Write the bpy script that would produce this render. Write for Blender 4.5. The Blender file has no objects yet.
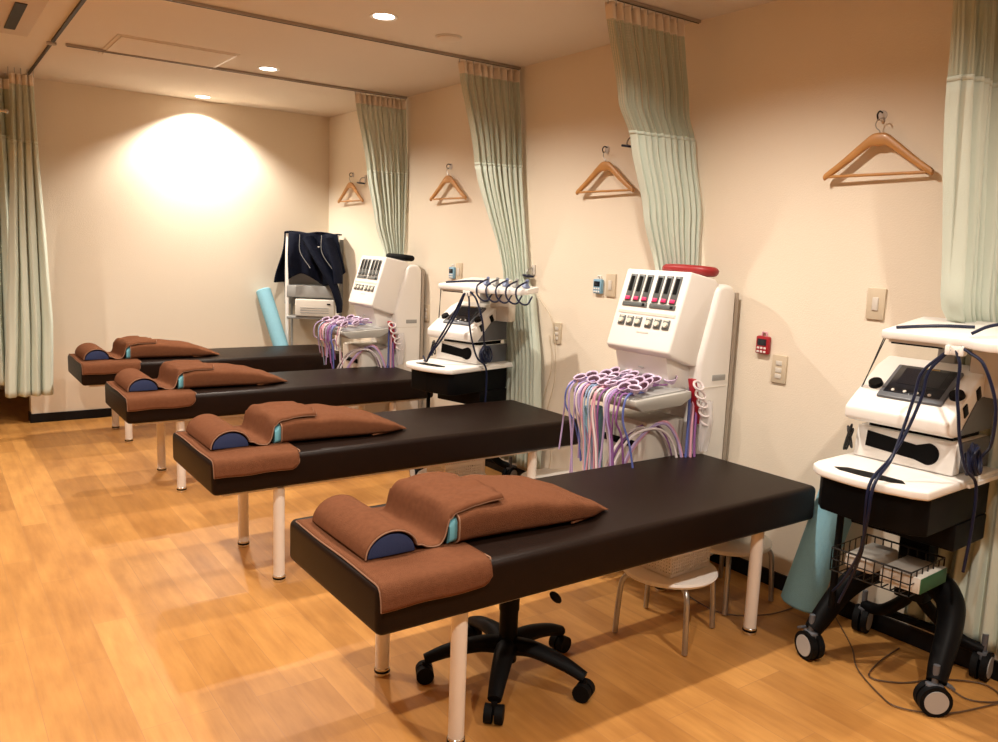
import bpy, bmesh, math, random
from mathutils import Vector, Matrix, Euler
random.seed(7)
PI = math.pi
C = bpy.context.scene.collection
SC = bpy.context.scene

# ------------------------------------------------------------------ materials
def mat(name, col, rough=.5, metal=0, noise=0, nscale=20, bump=0, bscale=60, emit=None, estr=0, sheen=0, trans=0, alpha=1, spec=.5, coat=0):
    m = bpy.data.materials.new(name); m.use_nodes = True
    nt = m.node_tree; b = nt.nodes['Principled BSDF']
    b.inputs['Base Color'].default_value = (*col, 1)
    b.inputs['Roughness'].default_value = rough
    b.inputs['Metallic'].default_value = metal
    b.inputs['Specular IOR Level'].default_value = spec
    if sheen:
        b.inputs['Sheen Weight'].default_value = sheen
    if coat: b.inputs['Coat Weight'].default_value = coat
    if trans: b.inputs['Transmission Weight'].default_value = trans
    if alpha < 1: b.inputs['Alpha'].default_value = alpha
    if emit:
        b.inputs['Emission Color'].default_value = (*emit, 1); b.inputs['Emission Strength'].default_value = estr
    tc = nt.nodes.new('ShaderNodeTexCoord')
    if noise:
        n = nt.nodes.new('ShaderNodeTexNoise'); n.inputs['Scale'].default_value = nscale; n.inputs['Detail'].default_value = 5
        nt.links.new(tc.outputs['Object'], n.inputs['Vector'])
        r = nt.nodes.new('ShaderNodeMixRGB')
        r.inputs[1].default_value = (*[c*(1-noise) for c in col], 1); r.inputs[2].default_value = (*[min(1, c*(1+noise)) for c in col], 1)
        nt.links.new(n.outputs['Fac'], r.inputs[0]); nt.links.new(r.outputs[0], b.inputs['Base Color'])
    if bump:
        n = nt.nodes.new('ShaderNodeTexNoise'); n.inputs['Scale'].default_value = bscale; n.inputs['Detail'].default_value = 3
        nt.links.new(tc.outputs['Object'], n.inputs['Vector'])
        bp = nt.nodes.new('ShaderNodeBump'); bp.inputs['Strength'].default_value = bump; bp.inputs['Distance'].default_value = .01
        nt.links.new(n.outputs['Fac'], bp.inputs['Height']); nt.links.new(bp.outputs[0], b.inputs['Normal'])
    return m

M = {}
M['wall'] = mat('wallpaper_cream', (.83, .735, .60), .85, noise=.02, nscale=3, bump=.15, bscale=180, spec=.2)
M['ceil'] = mat('ceiling_board', (.74, .66, .56), .9, noise=.015, nscale=4, bump=.08, bscale=120, spec=.15)
M['black_base'] = mat('black_baseboard', (.006, .006, .007), .45, spec=.2)
M['leather'] = mat('dark_brown_vinyl', (.0115, .0054, .0034), .42, bump=.12, bscale=220, noise=.15, nscale=30, spec=.11)
M['towel'] = mat('brown_terry', (.165, .064, .031), .95, noise=.20, nscale=60, bump=.6, bscale=380, spec=.05)
M['hem'] = mat('towel_hem', (.30, .17, .11), .9, bump=.3, bscale=300, spec=.1)
M['navy'] = mat('navy_fabric', (.018, .03, .095), .8, bump=.2, bscale=200)
M['jacket'] = mat('navy_jacket', (.004, .006, .016), .7, noise=.4, nscale=12, bump=.5, bscale=40, spec=.12)
M['blue'] = mat('pale_blue_vinyl', (.16, .46, .56), .5, bump=.08, bscale=90)
M['foam'] = mat('blue_foam', (.24, .50, .62), .7, noise=.06, nscale=60, bump=.2, bscale=200)
M['foamdark'] = mat('teal_foam', (.11, .29, .35), .75, noise=.06, nscale=60, bump=.2, bscale=200)
M['legwhite'] = mat('white_powder_coat', (.78, .70, .62), .35, noise=.02)
M['chrome'] = mat('chrome', (.75, .74, .72), .18, 1)
M['steel'] = mat('grey_steel', (.42, .41, .40), .32, .9)
M['plastic'] = mat('white_plastic', (.84, .81, .77), .38, noise=.01, nscale=6)
M['plastic2'] = mat('cream_plastic', (.66, .61, .54), .5, noise=.02)
M['greyplastic'] = mat('grey_plastic', (.33, .33, .32), .45, noise=.03)
M['tray'] = mat('grey_tray_plastic', (.44, .43, .40), .5)
M['black'] = mat('black_plastic', (.003, .003, .0035), .5, spec=.10)
M['rubber'] = mat('black_rubber', (.004, .004, .0045), .65, spec=.12)
M['screen'] = mat('dark_screen', (.012, .016, .024), .12)
M['hub'] = mat('hub_grey', (.40, .39, .38), .45)
M['bezel'] = mat('bezel_grey', (.10, .105, .12), .4)
M['red'] = mat('red_vinyl', (.30, .012, .014), .45)
M['redplastic'] = mat('red_plastic', (.38, .01, .022), .35)
M['pink'] = mat('magenta_marker', (.80, .03, .16), .4)
M['gaugeg'] = mat('gauge_grey', (.10, .11, .11), .4)
M['knobface'] = mat('knob_cream', (.72, .70, .60), .4)
M['wood'] = mat('hanger_wood', (.52, .25, .075), .42, noise=.18, nscale=18, coat=.2)
M['cloth'] = mat('mint_curtain', (.59, .65, .56), .9, noise=.03, nscale=8, bump=.15, bscale=250, spec=.1, sheen=.15)
M['heading'] = mat('curtain_heading', (.76, .67, .56), .9, spec=.1)
M['plate'] = mat('switch_plate', (.62, .52, .38), .45)
M['bluedev'] = mat('blue_timer_plastic', (.22, .42, .58), .4)
M['rail'] = mat('rail_metal', (.42, .36, .30), .5, .2)
M['darkrail'] = mat('dark_rail', (.02, .014, .01), .5)
M['cabnavy'] = mat('navy_cable', (.005, .009, .034), .4, spec=.3)
M['c_pink'] = mat('pink_tube', (.66, .33, .42), .45)
M['c_lil'] = mat('lilac_tube', (.47, .36, .62), .45)
M['c_wht'] = mat('white_tube', (.74, .66, .66), .45)
M['c_blu'] = mat('blue_tube', (.09, .12, .36), .45)
M['c_lbl'] = mat('light_blue_tube', (.30, .42, .62), .45)
M['c_pur'] = mat('purple_tube', (.26, .10, .30), .45)
M['cup'] = mat('cup_lilac', (.62, .48, .66), .4)
M['cupin'] = mat('cup_inside', (.07, .02, .04), .7)
M['wire'] = mat('black_wire', (.02, .02, .02), .4, .5)
M['cord'] = mat('brown_cord', (.10, .055, .03), .5)
M['paper'] = mat('paper_white', (.62, .58, .52), .8, noise=.08, nscale=30)
M['green'] = mat('green_label', (.012, .085, .03), .6)
M['bag'] = mat('clear_bag', (.80, .76, .76), .35, alpha=.55)
M['lens'] = mat('lamp_lens', (.9, .85, .8), .4, emit=(1, .90, .76), estr=9)
M['yellow'] = mat('yellow_marker', (.5, .3, .05), .5)
M['probe'] = mat('probe_blue', (.20, .25, .42), .4)
M['grid'] = mat('ac_grid', (.60, .49, .38), .7)

def glass_mat():
    m = mat('mirror_glass', (.30, .42, .36), .1); return m
M['mirror'] = glass_mat()

def floor_mat():
    m = bpy.data.materials.new('maple_laminate'); m.use_nodes = True
    nt = m.node_tree; N = nt.nodes; L = nt.links; b = N['Principled BSDF']
    tc = N.new('ShaderNodeTexCoord'); sep = N.new('ShaderNodeSeparateXYZ'); L.new(tc.outputs['Object'], sep.inputs[0])
    comb = N.new('ShaderNodeCombineXYZ'); L.new(sep.outputs['Y'], comb.inputs['X']); L.new(sep.outputs['X'], comb.inputs['Y'])
    br = N.new('ShaderNodeTexBrick'); L.new(comb.outputs[0], br.inputs['Vector'])
    br.inputs['Scale'].default_value = 1; br.inputs['Brick Width'].default_value = .78; br.inputs['Row Height'].default_value = .113
    br.inputs['Mortar Size'].default_value = .0011; br.inputs['Mortar Smooth'].default_value = .2; br.inputs['Bias'].default_value = 0
    br.offset = .37; br.offset_frequency = 3; br.squash = 1.0
    br.inputs['Color1'].default_value = (0, 0, 0, 1); br.inputs['Color2'].default_value = (1, 1, 1, 1); br.inputs['Mortar'].default_value = (.5, .5, .5, 1)
    # grain
    mp = N.new('ShaderNodeMapping'); L.new(tc.outputs['Object'], mp.inputs[0]); mp.inputs['Scale'].default_value = (14, 1.4, 1)
    ns = N.new('ShaderNodeTexNoise'); L.new(mp.outputs[0], ns.inputs['Vector']); ns.inputs['Scale'].default_value = 2.2; ns.inputs['Detail'].default_value = 7; ns.inputs['Roughness'].default_value = .62
    mp2 = N.new('ShaderNodeMapping'); L.new(tc.outputs['Object'], mp2.inputs[0]); mp2.inputs['Scale'].default_value = (6, 2.2, 1)
    n2 = N.new('ShaderNodeTexNoise'); L.new(mp2.outputs[0], n2.inputs['Vector']); n2.inputs['Scale'].default_value = 1.6; n2.inputs['Detail'].default_value = 3
    r1 = N.new('ShaderNodeValToRGB'); L.new(br.outputs['Color'], r1.inputs[0])
    r1.color_ramp.elements[0].color = (.46, .215, .056, 1); r1.color_ramp.elements[1].color = (.615, .31, .088, 1)
    r2 = N.new('ShaderNodeValToRGB'); L.new(ns.outputs['Fac'], r2.inputs[0])
    r2.color_ramp.elements[0].position = .3; r2.color_ramp.elements[1].position = .7
    r2.color_ramp.elements[0].color = (.74, .68, .62, 1); r2.color_ramp.elements[1].color = (1.0, 1.0, 1.0, 1)
    m1 = N.new('ShaderNodeMixRGB'); m1.blend_type = 'MULTIPLY'; m1.inputs[0].default_value = .8
    L.new(r1.outputs[0], m1.inputs[1]); L.new(r2.outputs[0], m1.inputs[2])
    r3 = N.new('ShaderNodeValToRGB'); L.new(n2.outputs['Fac'], r3.inputs[0])
    r3.color_ramp.elements[0].position = .35; r3.color_ramp.elements[1].position = .65
    r3.color_ramp.elements[0].color = (.74, .68, .62, 1); r3.color_ramp.elements[1].color = (1, 1, 1, 1)
    m2 = N.new('ShaderNodeMixRGB'); m2.blend_type = 'MULTIPLY'; m2.inputs[0].default_value = .7
    L.new(m1.outputs[0], m2.inputs[1]); L.new(r3.outputs[0], m2.inputs[2])
    m3 = N.new('ShaderNodeMixRGB'); L.new(br.outputs['Fac'], m3.inputs[0]); L.new(m2.outputs[0], m3.inputs[1]); m3.inputs[2].default_value = (.36, .17, .06, 1)
    L.new(m3.outputs[0], b.inputs['Base Color'])
    b.inputs['Roughness'].default_value = .42; b.inputs['Specular IOR Level'].default_value = .35
    bp = N.new('ShaderNodeBump'); bp.inputs['Strength'].default_value = .05; L.new(ns.outputs['Fac'], bp.inputs['Height']); L.new(bp.outputs[0], b.inputs['Normal'])
    return m
M['floor'] = floor_mat()

def net_mat():
    m = bpy.data.materials.new('mint_netting'); m.use_nodes = True
    nt = m.node_tree; N = nt.nodes; L = nt.links; b = N['Principled BSDF']
    b.inputs['Base Color'].default_value = (.45, .50, .40, 1); b.inputs['Roughness'].default_value = .9
    uv = N.new('ShaderNodeUVMap'); mp = N.new('ShaderNodeMapping'); L.new(uv.outputs[0], mp.inputs[0]); mp.inputs['Scale'].default_value = (150, 75, 1)
    sep = N.new('ShaderNodeSeparateXYZ'); L.new(mp.outputs[0], sep.inputs[0])
    outs = []
    for ax in 'XY':
        f = N.new('ShaderNodeMath'); f.operation = 'FRACT'; L.new(sep.outputs[ax], f.inputs[0])
        g = N.new('ShaderNodeMath'); g.operation = 'GREATER_THAN'; g.inputs[1].default_value = .50; L.new(f.outputs[0], g.inputs[0]); outs.append(g)
    mm = N.new('ShaderNodeMath'); mm.operation = 'MULTIPLY'; L.new(outs[0].outputs[0], mm.inputs[0]); L.new(outs[1].outputs[0], mm.inputs[1])
    iv = N.new('ShaderNodeMath'); iv.operation = 'SUBTRACT'; iv.inputs[0].default_value = 1; L.new(mm.outputs[0], iv.inputs[1])
    L.new(iv.outputs[0], b.inputs['Alpha'])
    return m
M['net'] = net_mat()

# ------------------------------------------------------------------ mesh builder
class MB:
    def __init__(s): s.bm = bmesh.new()
    def _xf(s, vs, mtx):
        if mtx is not None: bmesh.ops.transform(s.bm, matrix=mtx, verts=vs)
    def box(s, c, size, rot=(0,0,0), bev=0, seg=2):
        r = bmesh.ops.create_cube(s.bm, size=1); vs = r['verts']
        bmesh.ops.scale(s.bm, vec=size, verts=vs)
        if bev:
            es = list({e for v in vs for e in v.link_edges})
            rb = bmesh.ops.bevel(s.bm, geom=es, offset=bev, segments=seg, profile=.5, affect='EDGES')
            vs = list({v for f in rb['faces'] for v in f.verts} | {v for v in vs if v.is_valid})
            # collect the whole island
            seen = set(vs); st = list(vs)
            while st:
                v = st.pop()
                for e in v.link_edges:
                    o = e.other_vert(v)
                    if o not in seen: seen.add(o); st.append(o)
            vs = list(seen)
        s._xf(vs, Matrix.Translation(c) @ Euler(rot).to_matrix().to_4x4())
        return s
    def cyl(s, a, b, r, r2=None, n=20, cap=True):
        a = Vector(a); b = Vector(b); r2 = r if r2 is None else r2
        d = b-a; L = d.length
        q = d.to_track_quat('Z', 'Y').to_matrix().to_4x4()
        res = bmesh.ops.create_cone(s.bm, cap_ends=cap, segments=n, radius1=r, radius2=r2, depth=L)
        s._xf(res['verts'], Matrix.Translation((a+b)/2) @ q); return s
    def ball(s, c, r, sc=(1,1,1), n=14, rot=(0,0,0)):
        res = bmesh.ops.create_uvsphere(s.bm, u_segments=n, v_segments=max(6, n//2), radius=r)
        s._xf(res['verts'], Matrix.Translation(c) @ Euler(rot).to_matrix().to_4x4() @ Matrix.Diagonal((*sc, 1))); return s
    def tube(s, pts, r, n=8, closed=False, flat=1.0):
        pts = [Vector(p) for p in pts]; K = len(pts); rings = []
        up = Vector((0,0,1)); prevn = None
        for i, p in enumerate(pts):
            if closed: t = pts[(i+1) % K]-pts[i-1]
            else: t = pts[min(i+1, K-1)]-pts[max(i-1, 0)]
            t.normalize()
            if prevn is None:
                nn = t.cross(up)
                if nn.length < 1e-3: nn = t.cross(Vector((1,0,0)))
            else: nn = prevn - t*prevn.dot(t)
            nn.normalize(); prevn = nn; bn = t.cross(nn)
            rr = r(i/(K-1)) if callable(r) else r
            rings.append([s.bm.verts.new(p+nn*math.cos(2*PI*k/n)*rr+bn*math.sin(2*PI*k/n)*rr*flat) for k in range(n)])
        R = K if closed else K-1
        for i in range(R):
            A = rings[i]; B = rings[(i+1) % K]
            for k in range(n): s.bm.faces.new((A[k], A[(k+1) % n], B[(k+1) % n], B[k]))
        if not closed:
            s.bm.faces.new(rings[0][::-1]); s.bm.faces.new(rings[-1])
        return s
    def lathe(s, prof, c=(0,0,0), n=28, mtx=None):
        rings = []
        for r, z in prof:
            if r < 1e-5: rings.append([s.bm.verts.new((0,0,z))])
            else: rings.append([s.bm.verts.new((r*math.cos(2*PI*k/n), r*math.sin(2*PI*k/n), z)) for k in range(n)])
        for A, B in zip(rings, rings[1:]):
            for k in range(n):
                k2 = (k+1) % n
                if len(A) == 1 and len(B) == 1: continue
                if len(A) == 1: s.bm.faces.new((A[0], B[k2], B[k]))
                elif len(B) == 1: s.bm.faces.new((A[k], A[k2], B[0]))
                else: s.bm.faces.new((A[k], A[k2], B[k2], B[k]))
        vs = [v for R_ in rings for v in R_]
        s._xf(vs, Matrix.Translation(c) @ (mtx if mtx is not None else Matrix.Identity(4))); return s
    def prism(s, poly, axis, a, b, bev=0, seg=2):
        """poly: 2D pts; axis 'y': pts=(x,z) extruded y a..b ; 'z': (x,y) ; 'x': (y,z)"""
        def P(p, t): return {'y': (p[0], t, p[1]), 'z': (p[0], p[1], t), 'x': (t, p[0], p[1])}[axis]
        A = [s.bm.verts.new(P(p, a)) for p in poly]; B = [s.bm.verts.new(P(p, b)) for p in poly]
        fs = [s.bm.faces.new(A), s.bm.faces.new(B[::-1])]; n = len(poly)
        for i in range(n): fs.append(s.bm.faces.new((A[i], B[i], B[(i+1) % n], A[(i+1) % n])))
        bmesh.ops.recalc_face_normals(s.bm, faces=fs)
        if bev:
            es = list({e for f in fs for e in f.edges})
            bmesh.ops.bevel(s.bm, geom=es, offset=bev, segments=seg, profile=.5, affect='EDGES')
        return s
    def grid(s, fn, nu, nv, uv=False, closeu=False):
        vs = [[s.bm.verts.new(fn(i/nu, j/nv)) for j in range(nv+1)] for i in range(nu+(0 if closeu else 1))]
        lay = s.bm.loops.layers.uv.verify() if uv else None
        for i in range(nu):
            for j in range(nv):
                i2 = (i+1) % len(vs)
                f = s.bm.faces.new((vs[i][j], vs[i2][j], vs[i2][j+1], vs[i][j+1]))
                if uv:
                    for l, (a, b) in zip(f.loops, ((i,j),(i+1,j),(i+1,j+1),(i,j+1))): l[lay].uv = (a/nu, b/nv)
        return s
    def build(s, name, m, parent=None, smooth=True, solid=0, sub=0, ang=40):
        me = bpy.data.meshes.new(name)
        bmesh.ops.recalc_face_normals(s.bm, faces=s.bm.faces[:])
        s.bm.to_mesh(me); s.bm.free()
        for mm in (m if isinstance(m, (list, tuple)) else [m]): me.materials.append(mm)
        o = bpy.data.objects.new(name, me); C.objects.link(o)
        if smooth:
            for p in me.polygons: p.use_smooth = True
            me.set_sharp_from_angle(angle=math.radians(ang))
        if solid:
            md = o.modifiers.new('s', 'SOLIDIFY'); md.thickness = solid; md.offset = 0
        if sub:
            md = o.modifiers.new('b', 'SUBSURF'); md.levels = sub; md.render_levels = sub
        if parent: o.parent = parent
        return o

def tag(o, label, cat, group=None, kind=None):
    if label: o['label'] = label
    if cat: o['category'] = cat
    if group: o['group'] = group
    if kind: o['kind'] = kind
    return o
def thing(name, label, cat, loc=(0,0,0), rz=0, group=None):
    o = bpy.data.objects.new(name, None); C.objects.link(o); o.empty_display_size = .1
    o.location = loc; o.rotation_euler = (0, 0, rz); return tag(o, label, cat, group)
def dup(root, loc=None, rz=None, label=None):
    def rec(o, par):
        c = o.copy(); C.objects.link(c)
        if par is not None: c.parent = par
        for ch in list(o.children): rec(ch, c)
        return c
    r = rec(root, None)
    if loc is not None: r.location = loc
    if rz is not None: r.rotation_euler = (0, 0, rz)
    if label: r['label'] = label
    return r
def struct(name, mb, m, parent=None):
    o = mb.build(name, m, parent, smooth=False)
    if not parent: o['kind'] = 'structure'
    return o
def bez(pts, n=8):
    """Catmull-Rom through points"""
    P = [Vector(p) for p in pts]; P = [P[0]*2-P[1]]+P+[P[-1]*2-P[-2]]; out = []
    for i in range(1, len(P)-2):
        for k in range(n):
            t = k/n; a, b, c, d = P[i-1], P[i], P[i+1], P[i+2]
            out.append(.5*((2*b)+(c-a)*t+(2*a-5*b+4*c-d)*t*t+(3*b-a-3*c+d)*t**3))
    out.append(P[-2]); return out

# ------------------------------------------------------------------ setting
W, D, H = 2.985, 6.83, 2.485
XL, YB = -3.3, -2.2
struct('floor', MB().box(((W+XL)/2, 3.2, -.05), (W-XL+.3, 11.2, .1)), M['floor'])
struct('ceiling', MB().box(((W+XL)/2, 3.2, H+.05), (W-XL+.3, 11.2, .1)), M['ceil'])
struct('wall_right', MB().box((W+.05, 3.2, H/2), (.1, 11.0, H)), M['wall'])
struct('wall_back', MB().box(((W+.63)/2, D+.06, H/2), (W-.63, .12, H)), M['wall'])
struct('wall_far', MB().box(((XL+W)/2, 8.45, H/2), (W-XL, .1, H)), M['wall'])
struct('wall_left', MB().box((XL-.05, 3.2, H/2), (.1, 11.0, H)), M['wall'])
struct('wall_front', MB().box(((XL+W)/2, YB-.05, H/2), (W-XL, .1, H)), M['wall'])
struct('baseboard_back', MB().box(((W+.63)/2-.004, D-.005, .034), (W-.63+.008, .012, .068)).box((.625, D+.06, .034), (.012, .13, .068)), M['black_base'])
struct('baseboard_right', MB().box((W-.006, 2.3, .034), (.012, 9.0, .068)), M['black_base'])
struct('trim_1', MB().box((1.28, 5.265, H-.002), (.66, .6, .004)).box((1.28, 5.265, H-.005), (.62, .56, .008)), M['ceil'])

t = thing('hatch_highlight', 'short white strip imitating light reflected on the ceiling hatch edge', 'painted highlight', (1.592, 5.25, H))
MB().box((0, 0, -.005), (.014, .52, .010)).build('strip', M['plastic'], t)  # white strip stands in for light reflected along the hatch edge
# left corridor: mirror pane and steel rod seen past the curtain
t = thing('mirror', 'tall green-tinted mirror panel at the left edge behind the curtains', 'mirror', (.18, 7.6, 0))
MB().box((0, 0, 1.25), (.62, .02, 2.1)).build('glass', M['mirror'], t)
MB().box((0, .02, 1.25), (.68, .03, 2.18)).build('frame', M['greyplastic'], t)

# ------------------------------------------------------------------ ceiling things
def downlight(x, y, label, e, sz=150, bl=.68):
    t = thing('downlight', label, 'ceiling light', (x, y, H), 0, 'recessed ceiling downlights')
    MB().lathe([(.052,-.0005),(.066,-.004),(.068,-.0005),(.068,.001),(.05,.001),(.052,-.0005)], n=32).build('trim_ring', M['plastic'], t)
    MB().lathe([(0,-.0015),(.05,-.0015),(.05,.002)], n=32).build('lens', M['lens'], t)
    ld = bpy.data.lights.new('lamp', 'SPOT'); ld.energy = e; ld.color = (1, .91, .795)
    ld.spot_size = math.radians(sz); ld.spot_blend = bl; ld.shadow_soft_size = .03
    lo = bpy.data.objects.new('lamp', ld); C.objects.link(lo); lo.parent = t; lo.location = (0, 0, -.012)
    return t
E0 = 120
for x, y, lb in ((1.86, 6.635, 'glowing round downlight against the back wall'), (1.875, 5.24, 'small round downlight above the third and fourth beds'),
                 (1.868, 3.65, 'round downlight nearer the camera, above the second bed'), (1.865, 2.06, 'downlight above the nearest bed, out of the frame'), (1.865, .47, 'downlight at the room entrance, out of the frame')):
    downlight(x, y, lb, E0) if y < 6.5 else downlight(x, y, lb, E0*1.5, 130, .5)
for x, y, lb in ((-.05, .47, 'first downlight over the left aisle, out of the frame'), (-.05, 2.06, 'second downlight over the left aisle, out of the frame'), (-.05, 3.65, 'third downlight over the left aisle, out of the frame'), (-.55, 5.0, 'added unseen downlight brightening the corridor curtains, out of the frame')):  # the last one is an added, unseen lamp that brightens the corridor curtains
    downlight(x, y, lb, E0*1.1)
t = thing('smoke_detector', 'flat round cream ceiling disc between the two curtain rails', 'smoke detector', (2.295, 3.757, H))
MB().lathe([(0,-.022),(.035,-.022),(.055,-.012),(.062,-.010),(.062,0)], n=32).build('body', M['ceil'], t)
MB().lathe([(.062,-.006),(.07,-.004),(.07,0)], n=32).build('ring', M['plastic2'], t)
t = thing('air_conditioner', 'ceiling cassette air conditioner cut off at the top left corner', 'air conditioner', (.16, 4.85, H))
MB().box((0, 0, -.012), (.80, .92, .024), bev=.008).build('panel', M['grid'], t)
MB().box((0, 0, -.028), (.42, .5, .014), bev=.005).build('grille', M['ceil'], t)
for sx, sy, lx, ly in ((.30,0,.05,.6),(-.30,0,.05,.6),(0,.36,.5,.05),(0,-.36,.5,.05)):
    MB().box((sx, sy, -.026), (lx, ly, .006)).build('louver', M['darkrail'], t)
for k, (y, x0, lb) in enumerate(((5.43, .75, 'farthest curtain rail running to the right wall'), (4.05, .70, 'middle curtain rail across the ceiling, in front of the far downlight'),
                    (2.68, .70, 'curtain rail of the near mint curtain above the tall white unit'), (1.31, .70, 'curtain rail at the top right corner, out of the frame'))):
    t = thing('curtain_rail', lb, 'curtain rail', (0, y, H), 0, 'ceiling curtain rails')
    MB().box(((x0+W)/2, 0, -.008), (W-x0-.02, .017, .013)).build('track', M['rail'], t)
    MB().box(((x0+W)/2, 0, -.0165), (W-x0-.03, .006, .002)).build('slot', M['darkrail'], t)
t = thing('curtain_rail', 'thin dark rail crossing the ceiling towards the left curtain', 'curtain rail', (.692, 0, H), 0, 'ceiling curtain rails')
MB().box((0, 3.36, -.006), (.016, 4.1, .012)).build('track', M['darkrail'], t)
MB().box((0, 6.14, -.006), (.014, 1.3, .012)).build('track', M['darkrail'], t)
MB().cyl((0, 5.46, -.014), (0, 5.46, -.001), .026, n=20).build('joint', M['rail'], t)

# ------------------------------------------------------------------ curtains
def lerp_rows(rows, z):
    rows = sorted(rows, key=lambda r: -r[0])
    if z >= rows[0][0]: return rows[0][1:]
    for a, b in zip(rows, rows[1:]):
        if a[0] >= z >= b[0]:
            t = (a[0]-z)/(a[0]-b[0]); t = t*t*(3-2*t)*.5+t*.5
            return tuple(p+(q-p)*t for p, q in zip(a[1:], b[1:]))
    return rows[-1][1:]
def curtain(label, rows, folds, znet, zbot, ph=0, ztop=2.455, group='mint green cubicle curtains', nu=220):
    """rows: (z, xl, yl, xr, yr, amp)"""
    cx = (rows[0][1]+rows[0][3])/2; cy = rows[0][2]
    t = thing('curtain', label, 'curtain', (cx, cy, zbot), 0, group)
    rnd = random.Random(int(ph*100)+3); offs = [rnd.uniform(-.25, .25) for _ in range(folds*2+4)]
    def fn(z0, z1, k=1.0, sharp=1.0):
        def f(u, v):
            z = z0+(z1-z0)*v
            xl, yl, xr, yr, am = lerp_rows(rows, z)
            i = u*folds; j = int(i); w = offs[j]*(1-(i-j))+offs[j+1]*(i-j)
            uu = min(1, max(0, u+w*.35/folds))
            p = Vector((xl+(xr-xl)*uu, yl+(yr-yl)*uu, z)); d = Vector((xr-xl, yr-yl, 0)).normalized(); n = Vector((-d.y, d.x, 0))
            th = 2*PI*folds*u+ph+.5*math.sin(z*2.1+u*9)*(1 if z < 2.3 else .2)
            a = am*k*(1+offs[j]*1.2)
            p += n*(math.sin(th)*a+.18*a*math.sin(2.7*th+z*3))
            p += d*math.cos(th)*a*.25
            p.x = min(p.x, W-.006)
            return (p.x-cx, p.y-cy, p.z-zbot)
        return f
    MB().grid(fn(zbot, znet), nu, 40).build('cloth', M['cloth'], t, solid=.002)
    MB().grid(fn(znet, ztop-.062), nu, 16, uv=True).build('netting', M['net'], t)
    h = MB().grid(fn(ztop-.066, ztop, 1.05), nu, 4)
    h.build('heading_tape', M['heading'], t, solid=.003)
    hm = MB().grid(fn(znet-.008, znet+.008, 1.01), nu, 1); hm.build('seam', M['cloth'], t, solid=.0025)
    xl, yl, xr, yr, am = lerp_rows(rows, ztop)
    for i in range(folds+1):
        u = i/folds; x = xl+(xr-xl)*u-cx; y = yl+(yr-yl)*u-cy
        MB().cyl((x, y, ztop-zbot-.01), (x, y, H-zbot-.017), .0025, n=6).build('hook', M['steel'], t)
    return t
curtain('mint curtain gathered onto the farthest tall white unit', [(2.455, 2.565, 5.43, 2.965, 5.43, .020), (1.93, 2.665, 5.43, 2.972, 5.40, .024), (1.6, 2.73, 5.43, 2.965, 5.40, .022), (1.325, 2.81, 5.42, 2.955, 5.40, .018)], 10, 1.93, 1.322, .4)
curtain('long mint curtain hanging behind the trolley by the second bed', [(2.455, 2.55, 4.05, 2.965, 4.05, .020), (1.93, 2.675, 4.05, 2.955, 3.98, .026), (1.25, 2.87, 3.99, 2.955, 3.86, .014), (1.12, 2.86, 4.0, 2.95, 3.78, .018), (.75, 2.93, 4.02, 2.94, 3.70, .018), (.30, 2.93, 4.02, 2.935, 3.66, .020)], 9, 1.90, .12, 1.3)
curtain('mint curtain gathered on top of the near white unit with the red cushion', [(2.455, 2.41, 2.68, 2.875, 2.68, .020), (2.07, 2.515, 2.68, 2.94, 2.675, .024), (1.92, 2.60, 2.68, 2.962, 2.64, .023), (1.6, 2.70, 2.675, 2.965, 2.575, .022), (1.31, 2.79, 2.66, 2.945, 2.55, .015)], 10, 1.945, 1.308, 2.1)
curtain('nearest mint curtain cut off by the right edge of the picture', [(2.455, 2.54, 1.31, 2.94, 1.31, .022), (1.98, 2.60, 1.31, 2.955, 1.27, .028), (1.3, 2.72, 1.31, 2.96, 1.24, .024), (1.15, 2.90, 1.34, 2.95, 1.20, .022), (.9, 2.962, 1.40, 2.962, 1.0, .012), (.1, 2.955, 1.46, 2.955, .95, .016)], 8, 1.985, .10, .2)
# left curtain at the corridor
curtain('pale mint curtain hanging at the corridor opening on the left', [(2.41, .55, 6.38, .695, 6.38, .018), (2.0, .535, 6.38, .705, 6.38, .022), (1.2, .49, 6.38, .73, 6.38, .030), (.8, .46, 6.38, .745, 6.38, .032), (.27, .43, 6.38, .73, 6.38, .034)], 4, 2.0, .285, .9, ztop=2.43, group='mint green cubicle curtains')
curtain('mint curtain at the left edge behind the chrome rod and corridor curtain', [(2.42, .05, 6.66, .62, 6.66, .02), (1.9, .05, 6.66, .62, 6.66, .03), (.3, .0, 6.66, .62, 6.66, .035)], 9, 2.05, .33, 2.9, ztop=2.43, group='mint green cubicle curtains')
t = thing('curtain_rod', 'short chrome rod beside the left curtain heading', 'curtain rod', (.25, 6.52, 2.20))
MB().cyl((-.35, 0, 0), (.29, 0, 0), .010, n=12).build('rod', M['chrome'], t)
MB().ball((.29, 0, 0), .016).build('end_cap', M['chrome'], t)

# tie back brackets on the wall
for y, z, lb in ((6.10, 1.93, 'small tie-back bracket with navy band by the farthest hanger'), (4.30, 1.98, 'small tie-back bracket with navy band beside the middle curtain'), (3.06, 1.985, 'tie-back bracket with navy band left of the near curtain'), (3.84, 1.30, 'black tie-back clip at the waist of the long curtain')):
    t = thing('tieback_bracket', lb, 'curtain tie-back', (W, y, z), 0, 'curtain tie-back brackets')
    MB().box((-.006, 0, 0), (.012, .03, .06), bev=.003).build('plate', M['plastic2'], t)
    MB().tube(bez([(-.01, 0, .01), (-.04, 0, .005), (-.055, 0, -.02), (-.045, 0, -.035)], 5), .004).build('hook', M['steel'], t)
    MB().box((-.045, .0, -.035), (.05, .055, .012), rot=(.15, 0, 0), bev=.004).build('band', M['cabnavy'], t)

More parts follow.
